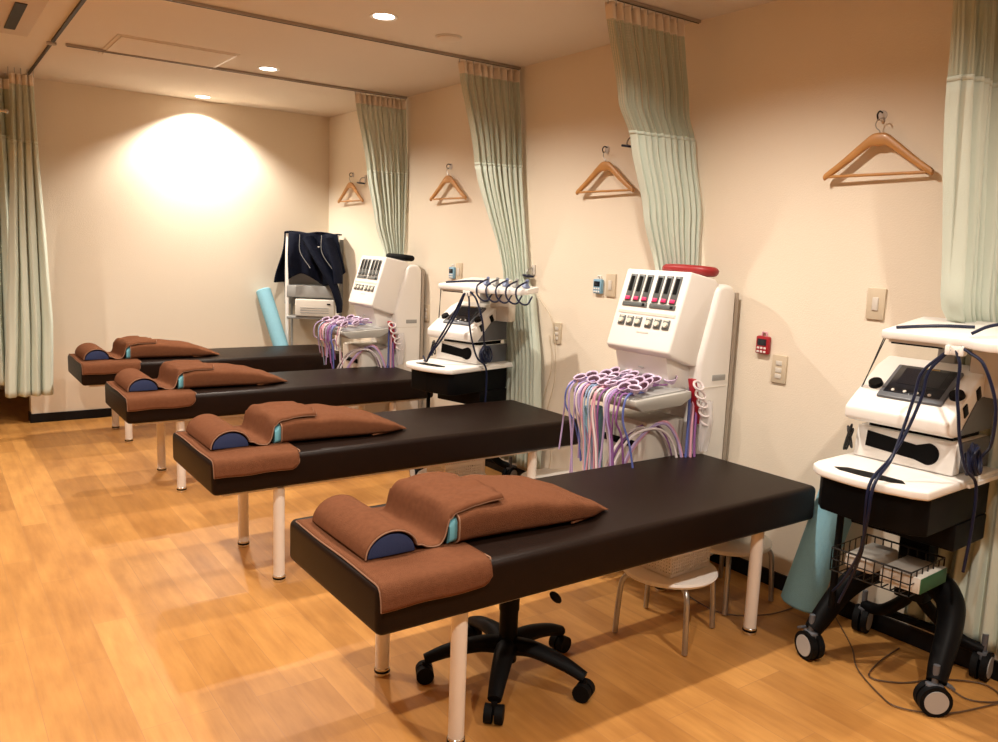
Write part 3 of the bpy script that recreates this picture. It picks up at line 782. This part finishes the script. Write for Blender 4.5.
def make_shelf(label, y_end):
    t = thing('probe_holder', label, 'probe holder', (0,0,0), 0, 'white probe holders over the consoles')
    z = 1.205
    pr = [(-.13, .085), (.16, .085), (.16, -.24), (-.0, -.29), (.0, y_end), (-.10, y_end), (-.135, y_end+.03), (-.165, -.25), (-.15, -.20), (-.13, -.17)]
    mb = MB(); mb.prism(pr, 'z', z-.030, z, bev=.007); 
    for v in mb.bm.verts: v.co.z += (v.co.x+.13)*.13
    mb.build('shelf', M['plastic'], t)
    MB().box((-.115, -.03, z-.034), (.014, .18, .010)).build('light_strip', M['plastic2'], t)
    MB().box((-.122, -.03, z-.040), (.006, .16, .005)).build('strip_shadow_gap', M['black'], t)
    MB().box((-.115, -0.150, z-.042), (.03, .05, .03), bev=.005).build('cable_clip', M['plastic'], t)
    MB().box((-.125, -0.170, z-.042), (.03, .014, .03), bev=.003).build('clip_jaw', M['plastic'], t)
    MB().box((-.125, -0.130, z-.042), (.03, .014, .03), bev=.003).build('clip_jaw', M['plastic'], t)
    MB().box((.19, .0, 1.04), (.03, .06, .32), bev=.004).build('post', M['greyplastic'], t)
    MB().box((.16, -.17, 1.09), (.07, .15, .19), bev=.012).build('back_bracket', M['plastic2'], t)
    MB().box((.16, -.097, 1.10), (.05, .005, .10), bev=.001).build('bracket_slot', M['black'], t)
    for dy in (0, .010): MB().cyl((-.11, .075+dy*.6, z-.025), (.045+dy*1.5, .255, .88), .0018, n=6).build('stay_wire', M['wire'], t)
    return t, z
def make_probes(t_loc, rz, z, ys, label, lay=False):
    for k, y in enumerate(ys):
        t = thing('treatment_probe', label % ['first', 'second', 'third', 'fourth', 'fifth'][k], 'probe', t_loc, rz, None)
        x = -.07; z_ = z+.010
        MB().lathe([(0,0),(.020,0),(.024,.006),(.020,.014),(.011,.022),(.009,.045),(0,.048)], (x, y, z_), 18, Matrix.Rotation(.25, 4, 'X')).build('head', M['probe'] if k % 2 == 0 else M['greyplastic'], t)
        if lay: pts = [(x, y, z+.05), (x-.02, y+.05, z+.055), (x-.04, y+.11, z+.040), (x-.06, y+.15, z+.014)]
        else: pts = [(x-.005, y-.012, z+.042), (x-.05, y-.014, z+.030), (x-.095, y-.014, z+.004), (x-.110, y-.03, z-.040), (x-.10, y-.06, z-.070), (x-.085, y-.085, z-.070), (x-.06, y-.085, z-.045), (x-.03, y-.07, z-.034)]
        MB().tube(bez(pts, 6), .005, 8).build('cable', M['cabnavy'], t)
def cables(loc, rz, label, sets, r=.0050):
    for i, (lb, pts) in enumerate(sets):
        o = MB().tube(bez(pts, 8), r, 8).build('cable', M['cabnavy'], None)
        o.location = loc; o.rotation_euler = (0, 0, rz); tag(o, lb, 'cable', None)

T1 = ((2.695, 1.355, 0), math.radians(3)); T2 = ((2.60, 4.01, 0), math.radians(14))
tr = make_trolley('black and white equipment trolley at the right edge of the picture'); tr.location = T1[0]; tr.rotation_euler = (0, 0, T1[1])
wb = basket_wire(tr, -.045, .02, .362, .24, .27, .08, M['wire'])
tr2 = dup(tr, T2[0], T2[1], 'farther equipment trolley in front of the long curtain')
for (loc, rz), lbs, ye in ((T1, ('white box device with round-ended black panel on the nearest trolley', 'white control console with dark screen on the nearest trolley', 'white probe holder over the console at the right edge'), -.60),
                       (T2, ('white box device with round-ended black panel on the farther trolley', 'white control console with grey screen on the farther trolley', 'white probe holder arm over the farther trolley'), -.56)):
    a, b = make_device(lbs[:2]); s, z = make_shelf(lbs[2], ye)
    for o in (a, b, s): o.location = loc; o.rotation_euler = (0, 0, rz)
make_probes(T1[0], T1[1], 1.205, (-.34, -.44), '%s grey-blue probe on the holder at the right edge', True)
make_probes(T2[0], T2[1], 1.205, (-.24, -.31, -.38, -.45, -.52), '%s probe from the left on the farther holder arm')
z = 1.205
main = lambda w, f: [('navy cable hanging from the clip down the front of the %s' % w, f),
        ('second navy cable hanging beside the first on the %s' % w, [(p[0]-.004, p[1]+.018*math.sin(i*.9)+.004, p[2]-.004) for i, p in enumerate(f[:-1])]+[(f[-1][0]+.03, f[-1][1]+.04, f[-1][2]+.02)]),
        ('navy cable dropping from the clip along the right side of the %s' % w, [(-.125, -.15, 1.165), (-.134, -.17, 1.122), (-.136, -.173, 1.038), (-.138, -.185, .972), (-.12, -.190, .895), (-.09, -.205, .80), (-.03, -.22, .74), (-.02, -.22, .60), (-.03, -.215, .45)]),
        ('navy cable arching from the clip to the right on the %s' % w, [(-.13, -.165, 1.175), (-.141, -.202, 1.160), (-.158, -.248, 1.13), (-.15, -.288, 1.02), (-.12, -.28, .90), (-.05, -.235, .84)]),
        ('black cable lying across the shelf top of the %s' % w, [(-.10, .05, z+.009), (-.05, .0, z+.016), (-.01, -.06, z+.022), (.02, -.14, z+.025)])]
F1 = [(-.127, -.135, 1.165), (-.150, -.090, 1.092), (-.165, -.084, 1.014), (-.199, -.063, .895), (-.245, -.045, .815), (-.335, -.035, .750), (-.335, -.030, .641), (-.276, -.003, .507), (-.192, .067, .364), (-.15, .12, .25)]
F2 = [(-.150, -.150, 1.165), (-.180, -.120, 1.05), (-.215, -.060, .92), (-.235, .010, .82), (-.230, .060, .765), (-.20, .11, .755)]
TZ0 = .755
cables(T1[0], T1[1], '', main('nearest trolley', F1))
cables(T2[0], T2[1], '', main('farther trolley', F2), .0055)
# coiled cable lumps on the trolley sides
for (loc, rz), w in ((T1, 'nearest'), (T2, 'farther')):
    rnd = random.Random(4); mb = MB()
    for k in range(7):
        cx, cy, cz = -.01+rnd.uniform(-.02, .02), -.185-rnd.uniform(0, .02), .80+rnd.uniform(-.015, .02); r = rnd.uniform(.028, .048); ph = rnd.uniform(0, 3)
        mb.tube([(cx+r*math.cos(q)*.9, cy+.012*math.sin(q+ph), cz+r*math.sin(q)) for q in [2*PI*j/20 for j in range(20)]], .0052, 7, closed=True)
    o = mb.build('coiled_cable', M['cabnavy']); o.location = loc; o.rotation_euler = (0, 0, rz); tag(o, 'coil of navy cable on the right side of the %s trolley' % w, 'cable')
    mb = MB()
    for k in range(4):
        cx, cy, cz = -.03+rnd.uniform(-.01, .01), .20+rnd.uniform(0, .01), .80+rnd.uniform(-.01, .02); r = rnd.uniform(.02, .035); ph = rnd.uniform(0, 3)
        mb.tube([(cx+r*math.cos(q)*.6, cy+.012*math.sin(q+ph), cz+r*1.4*math.sin(q)) for q in [2*PI*j/20 for j in range(20)]], .0035, 6, closed=True)
    o = mb.build('coiled_cable', M['wire']); o.location = loc; o.rotation_euler = (0, 0, rz); tag(o, 'loop of thin black wire on the left side of the %s trolley' % w, 'cable')

# papers and green box in the wire basket of the near trolley
t = thing('paper_box', 'white box with a green end lying in the wire basket', 'box', (2.655, 1.32, .367), math.radians(3))
MB().box((0, -.035, .028), (.19, .13, .052), bev=.003).build('carton', M['paper'], t)
MB().box((0, -.102, .028), (.185, .004, .05), bev=.001).build('green_end', M['green'], t)
t = thing('cloth_pack', 'wrinkled grey plastic pack in the wire basket', 'package', (2.655, 1.43, .367), math.radians(3))
mb = MB().box((0, 0, .035), (.19, .105, .055), bev=.015, seg=3)
for v in mb.bm.verts: v.co.z += .008*math.sin(v.co.x*40)*math.cos(v.co.y*50)
mb.build('pack', M['paper'], t, sub=1)
# things under the far trolley
t = thing('folded_towel', 'folded teal cloth on the farther trolley basket', 'towel', (2.555, 4.09, .367), .2)
MB().box((0, 0, .04), (.14, .13, .07), bev=.02, seg=3).build('cloth', M['foam'], t)
t = thing('tissue_box', 'small cream box on the farther trolley basket', 'box', (2.58, 3.985, .367), .2)
MB().box((0, 0, .04), (.10, .08, .08), bev=.005).build('carton', M['plastic2'], t)

# ------------------------------------------------------------------ foam rollers
def roller(p0, p1, r, m, label, m2=None):
    a = Vector(p0); b = Vector(p1); t = thing('foam_roller', label, 'foam roller', p0)
    d = b-a; q = d.to_track_quat('Z', 'Y').to_matrix().to_4x4(); L = d.length
    MB().lathe([(0,0),(r-.008,0),(r,.008),(r,L-.008),(r-.008,L),(r*.45,L),(r*.45,L-.05),(0,L-.05)], (0,0,0), 32, q).build('foam', m, t)
    return t
roller((2.78, 1.77, .065), (2.885, 1.69, .60), .075, M['foam'], 'pale blue foam roller leaning on the wall behind the nearest trolley')
roller((2.47, 6.50, .40), (2.36, 6.74, 1.0), .062, M['foam'], 'pale blue foam roller leaning in the far corner')
roller((2.395, 2.575, .03), (2.41, 2.63, .745), .045, M['foam'], 'pale blue foam roller standing behind the hanging tubes')

# ------------------------------------------------------------------ office chair under near bed
t = thing('office_chair', 'black office chair pushed under the nearest bed', 'chair', (1.535, 2.03, 0))
MB().lathe([(0,.385),(.12,.380),(.165,.385),(.175,.397),(.165,.408),(.10,.412),(0,.412)], n=32).build('seat', M['rubber'], t)
MB().cyl((0,0,.06), (0,0,.24), .031, n=20).cyl((0,0,.20), (0,0,.385), .016, n=16).cyl((0,0,.24),(0,0,.30), .034, n=18).build('gas_column', M['black'], t)
MB().box((0, 0, .372), (.16, .16, .02), bev=.005).build('mechanism', M['black'], t)
MB().tube(bez([(.02, -.02, .36), (.08, -.04, .335), (.12, -.05, .30)], 4), .005).ball((.150, -.057, .268), .015, (1, .8, 2.2), 12, rot=(0, -.8, 0)).build('lever', M['black'], t)
for k in range(5):
    a = math.radians(154+72*k); dx, dy = math.cos(a), math.sin(a)
    l = MB(); pts = bez([(0, 0, .112), (dx*.09, dy*.09, .122), (dx*.20, dy*.20, .102), (dx*.275, dy*.275, .075)], 5)
    l.tube(pts, lambda q: .040-.018*q, 10, flat=.8); lo = l.build('base_arm', M['black'], t)
    ax = Vector((-dy, dx, 0)); c = Vector((dx*.275, dy*.275, .029)); 
    cb = MB(); cb.cyl(c-ax*.029, c-ax*.004, .029, n=20).cyl(c+ax*.004, c+ax*.029, .029, n=20).cyl(c, c+Vector((0,0,.04)), .010, n=10); cb.build('caster', M['rubber'], lo)

# ------------------------------------------------------------------ low stools with baskets
def make_stool(label, sh=.262, r=.178, group='low round stools'):
    t = thing('stool', label, 'stool', (0,0,0), 0, group)
    MB().lathe([(0,sh-.022),(r-.03,sh-.024),(r-.004,sh-.02),(r+.004,sh-.010),(r,sh-.002),(r-.012,sh),(0,sh-.003)], n=44).build('seat', M['plastic'], t)
    for k in range(4):
        a = PI/4*0.55+k*PI/2; dx, dy = math.cos(a), math.sin(a)
        pts = bez([(dx*.06, dy*.06, sh-.028), (dx*(r-.035), dy*(r-.035), sh-.028), (dx*(r+.0), dy*(r+.0), sh-.050), (dx*(r+.010), dy*(r+.010), sh-.12), (dx*(r+.018), dy*(r+.018), .006)], 6)
        MB().tube(pts, .0105, 10).build('leg', M['steel'], t)
    return t
def make_basket(label, x, y, z, rz):
    t = thing('storage_basket', label, 'basket', (x, y, z), rz, 'white perforated baskets')
    w, l, h = .17, .22, .088
    # perforated long sides: lattice strips
    def wall(p0, p1, name):
        p0 = Vector(p0); p1 = Vector(p1); d = (p1-p0); L = d.length; d.normalize(); ang = math.atan2(d.y, d.x)
        mb = MB(); m = (p0+p1)/2
        for zz in [.006, h-.010]+[.022+.0125*k for k in range(4)]:
            mb.box((m.x, m.y, zz), (L, .003, .012 if zz in (.006, h-.010) else .0045), rot=(0, 0, ang))
        n = int(L/.0125)
        for k in range(n+1):
            p = p0+d*L*k/n; mb.box((p.x, p.y, h/2), (.0045, .003, h-.01), rot=(0, 0, ang))
        mb.build(name, M['plastic'], t, smooth=False)
    wall((-l/2, -w/2, 0), (l/2, -w/2, 0), 'side_panel'); wall((-l/2, w/2, 0), (l/2, w/2, 0), 'side_panel')
    wall((-l/2, -w/2, 0), (-l/2, w/2, 0), 'end_panel'); wall((l/2, -w/2, 0), (l/2, w/2, 0), 'end_panel')
    MB().box((0, 0, .003), (l, w, .006)).build('bottom', M['plastic'], t)
    MB().tube([(-l/2-.004, -w/2-.004, h), (l/2+.004, -w/2-.004, h), (l/2+.004, w/2+.004, h), (-l/2-.004, w/2+.004, h)], .005, 8, closed=True).build('rim', M['plastic'], t)
    return t
s0 = make_stool('white low round stool with grey legs under the foot of the nearest bed'); s0.location = (2.245, 1.985, 0); s0.rotation_euler.z = .70
make_basket('white perforated basket on the stool under the nearest bed', 2.262, 1.985, .264, .05)
s1 = dup(s0, (2.18, 3.42, 0), .4, 'white low round stool under the second bed')
make_basket('white perforated basket on the stool under the second bed', 2.17, 3.38, .264, .02)
s2 = dup(s0, (2.70, 2.08, 0), .3, 'cream low stool by the wall behind the foot of the nearest bed')
s3 = dup(s0, (2.62, 3.12, 0), .9, 'low stool under the foot end of the second bed')
t = thing('plastic_bag', 'crumpled pale plastic bag on the stool by the wall', 'bag', (2.70, 2.08, .264))
def f(u, v):
    a = 2*PI*u; r = (.11+.015*math.sin(5*a+v*4))*math.sin(PI*min(1, .12+v*.88)); return (r*math.cos(a), r*math.sin(a)*.9, .115*v+.004)
MB().grid(f, 36, 12, closeu=True).build('bag', M['plastic2'], t)

# floor cable loops under the near trolley
for k, (lb, pts) in enumerate((('thin black cable curling on the floor under the nearest trolley', [(2.93, 1.70, .006), (2.75, 1.52, .006), (2.62, 1.42, .006), (2.52, 1.28, .006), (2.50, 1.20, .006), (2.60, 1.10, .006), (2.80, 1.04, .006), (2.93, 1.0, .006)]),
                          ('second thin cable looped on the floor beside the front caster', [(2.90, 1.42, .006), (2.72, 1.40, .006), (2.60, 1.36, .006), (2.66, 1.28, .006), (2.80, 1.22, .006), (2.90, 1.12, .006), (2.84, 1.04, .006), (2.75, 1.1, .006), (2.78, 1.2, .006)]),
                          ('grey cable trailing along the wall under the nearest bed', [(2.90, 2.32, .006), (2.72, 2.20, .006), (2.60, 2.24, .006), (2.55, 1.98, .006), (2.70, 1.86, .006), (2.92, 1.84, .006)]),
                          ('pale cable hanging down the wall right of the long curtain', [(2.975, 3.66, .93), (2.972, 3.62, .75), (2.968, 3.70, .45), (2.965, 3.58, .25), (2.95, 3.62, .01)]),
                          ('second pale cable looping down the wall by the long curtain', [(2.972, 3.78, 1.15), (2.965, 3.62, 1.0), (2.967, 3.58, .7), (2.967, 3.66, .4), (2.95, 3.66, .01)]))):
    o = MB().tube(bez(pts, 8), .0026, 6).build('power_cable', M['cord'] if k < 3 else M['plate']); tag(o, lb, 'cable')

# ------------------------------------------------------------------ rack, jacket and device in the far corner
t = thing('clothes_rack', 'white framed rack with grey panels in the far corner', 'rack', (2.72, 6.53, 0), math.atan2(6.42-6.68, 2.90-2.54))
hw = .21
for sx in (-1, 1): MB().box((sx*hw, -.045, .74), (.028, .028, 1.46), bev=.005).build('post', M['plastic'], t)
for sx in (-1, 1): MB().box((sx*hw, .10, .70), (.02, .02, 1.38), bev=.004).build('rear_post', M['greyplastic'], t)
MB().box((0, -.045, 1.462), (2*hw+.03, .03, .03), bev=.006).build('top_bar', M['plastic'], t)
MB().box((-.02, .10, 1.16), (2*hw+.08, .012, .56)).build('back_panel', M['greyplastic'], t)
MB().box((0, .02, 1.0), (2*hw, .18, .10), bev=.006).build('upper_shelf', M['greyplastic'], t)
MB().box((0, .02, .78), (2*hw, .18, .02), bev=.004).build('shelf', M['greyplastic'], t)
MB().box((0, .02, .30), (2*hw, .18, .02), bev=.004).build('shelf', M['greyplastic'], t)
R = t.rotation_euler.z
d = thing('desktop_device', 'white slotted electronic device on the rack shelf', 'medical machine', (2.72, 6.53, .79), R)
MB().box((.03, -.01, .075), (.33, .16, .145), rot=(0, .0, 0), bev=.01, seg=3).build('case', M['plastic2'], d)
for k in range(3): MB().box((.03, -.092, .035+.02*k), (.24, .004, .006)).build('front_slot', M['greyplastic'], d)
MB().box((.15, -.092, .11), (.03, .006, .012)).build('button', M['black'], d)
# jacket draped over the rack
j = thing('jacket', 'dark navy jacket with pale seams hung over the corner rack', 'jacket', (2.72, 6.53, 0), R)
def jk(x0, x1, zt, zb, yoff, amp, ph, bow=0, xs=0):
    def f(u, v):
        x = x0+(x1-x0)*u; z = zt+(zb-zt)*v
        x += xs*v*v; w = amp*(.3+v)
        y = yoff-bow*math.sin(PI*min(1, v))-w*math.sin(u*14+ph+v*2)-.02*v
        return (x+.01*math.sin(v*9+u*5), y, z+(.06*u if v > .5 else 0)*math.sin(u*2))
    return f
def jfront(u, v):
    low = 1.10+.05*math.sin(u*7)+.10*max(0, u-.6); zt = 1.485
    x = -.185+.40*u+.07*u*v; z = zt+(low-zt)*v
    return (x, -.075-.02*math.sin(PI*v)-.016*(.3+v)*math.sin(u*17+v*2)-.012*math.sin(u*6+1), z)
MB().grid(jfront, 48, 26).build('front_body', M['jacket'], j, solid=.012)
MB().grid(lambda u, v: (-.225+.44*u, -.075+.19*v, 1.486+.007*math.sin(u*12)), 30, 8).build('shoulder', M['jacket'], j, solid=.012)
MB().grid(lambda u, v: (-.225-.075*v+.014*math.sin(v*5+u*4), -.060+(.17+.05*v)*u, 1.486-.42*v), 14, 22).build('side_fall', M['jacket'], j, solid=.014)
MB().tube(bez([(-.02, -.10, 1.44), (.05, -.135, 1.33), (.13, -.155, 1.20), (.20, -.155, 1.07), (.245, -.15, .93), (.25, -.14, .84)], 6), lambda q: .075-.040*q, 16, flat=.5).build('sleeve', M['jacket'], j)
MB().tube(bez([(.15, -.09, 1.44), (.19, -.12, 1.32), (.23, -.14, 1.20), (.24, -.15, 1.08)], 6), lambda q: .060-.015*q, 16, flat=.5).build('sleeve', M['jacket'], j)
for xs in ((-.12, -.05), (.06, .13)):
    MB().tube(bez([(xs[0]+.03, -.105, 1.47), (xs[0]+.04, -.135, 1.33), (xs[1]+.06, -.160, 1.20)], 6), .0022, 5).build('piping', M['greyplastic'], j)
MB().box((.07, -.125, 1.375), (.016, .004, .008)).build('badge', M['plastic'], j)

# ------------------------------------------------------------------ camera
cam = bpy.data.cameras.new('cam'); co = bpy.data.objects.new('camera', cam); C.objects.link(co); SC.camera = co
yaw, pit, rol, fpx = math.radians(35.65453655), math.radians(8.59373707), math.radians(2.18687866), 811.9
Fv = Vector((math.sin(yaw)*math.cos(pit), math.cos(yaw)*math.cos(pit), -math.sin(pit)))
Rt = Vector((math.cos(yaw), -math.sin(yaw), 0)); U = Rt.cross(Fv)
r = Rt*math.cos(rol)+U*math.sin(rol); u = -Rt*math.sin(rol)+U*math.cos(rol)
mw = Matrix((( r.x, u.x, -Fv.x, 0), (r.y, u.y, -Fv.y, 0), (r.z, u.z, -Fv.z, 1.42), (0,0,0,1)))
co.matrix_world = mw
cam.sensor_fit = 'HORIZONTAL'; cam.sensor_width = 36; cam.lens = fpx/998*36; cam.clip_start = .05

w = bpy.data.worlds.new('world'); SC.world = w; w.use_nodes = True
w.node_tree.nodes['Background'].inputs[0].default_value = (.5, .4, .32, 1); w.node_tree.nodes['Background'].inputs[1].default_value = .1
vs = SC.view_settings
vs.view_transform = 'Standard'; vs.look = 'None'; vs.gamma = 1; vs.use_curve_mapping = False; vs.exposure = .06
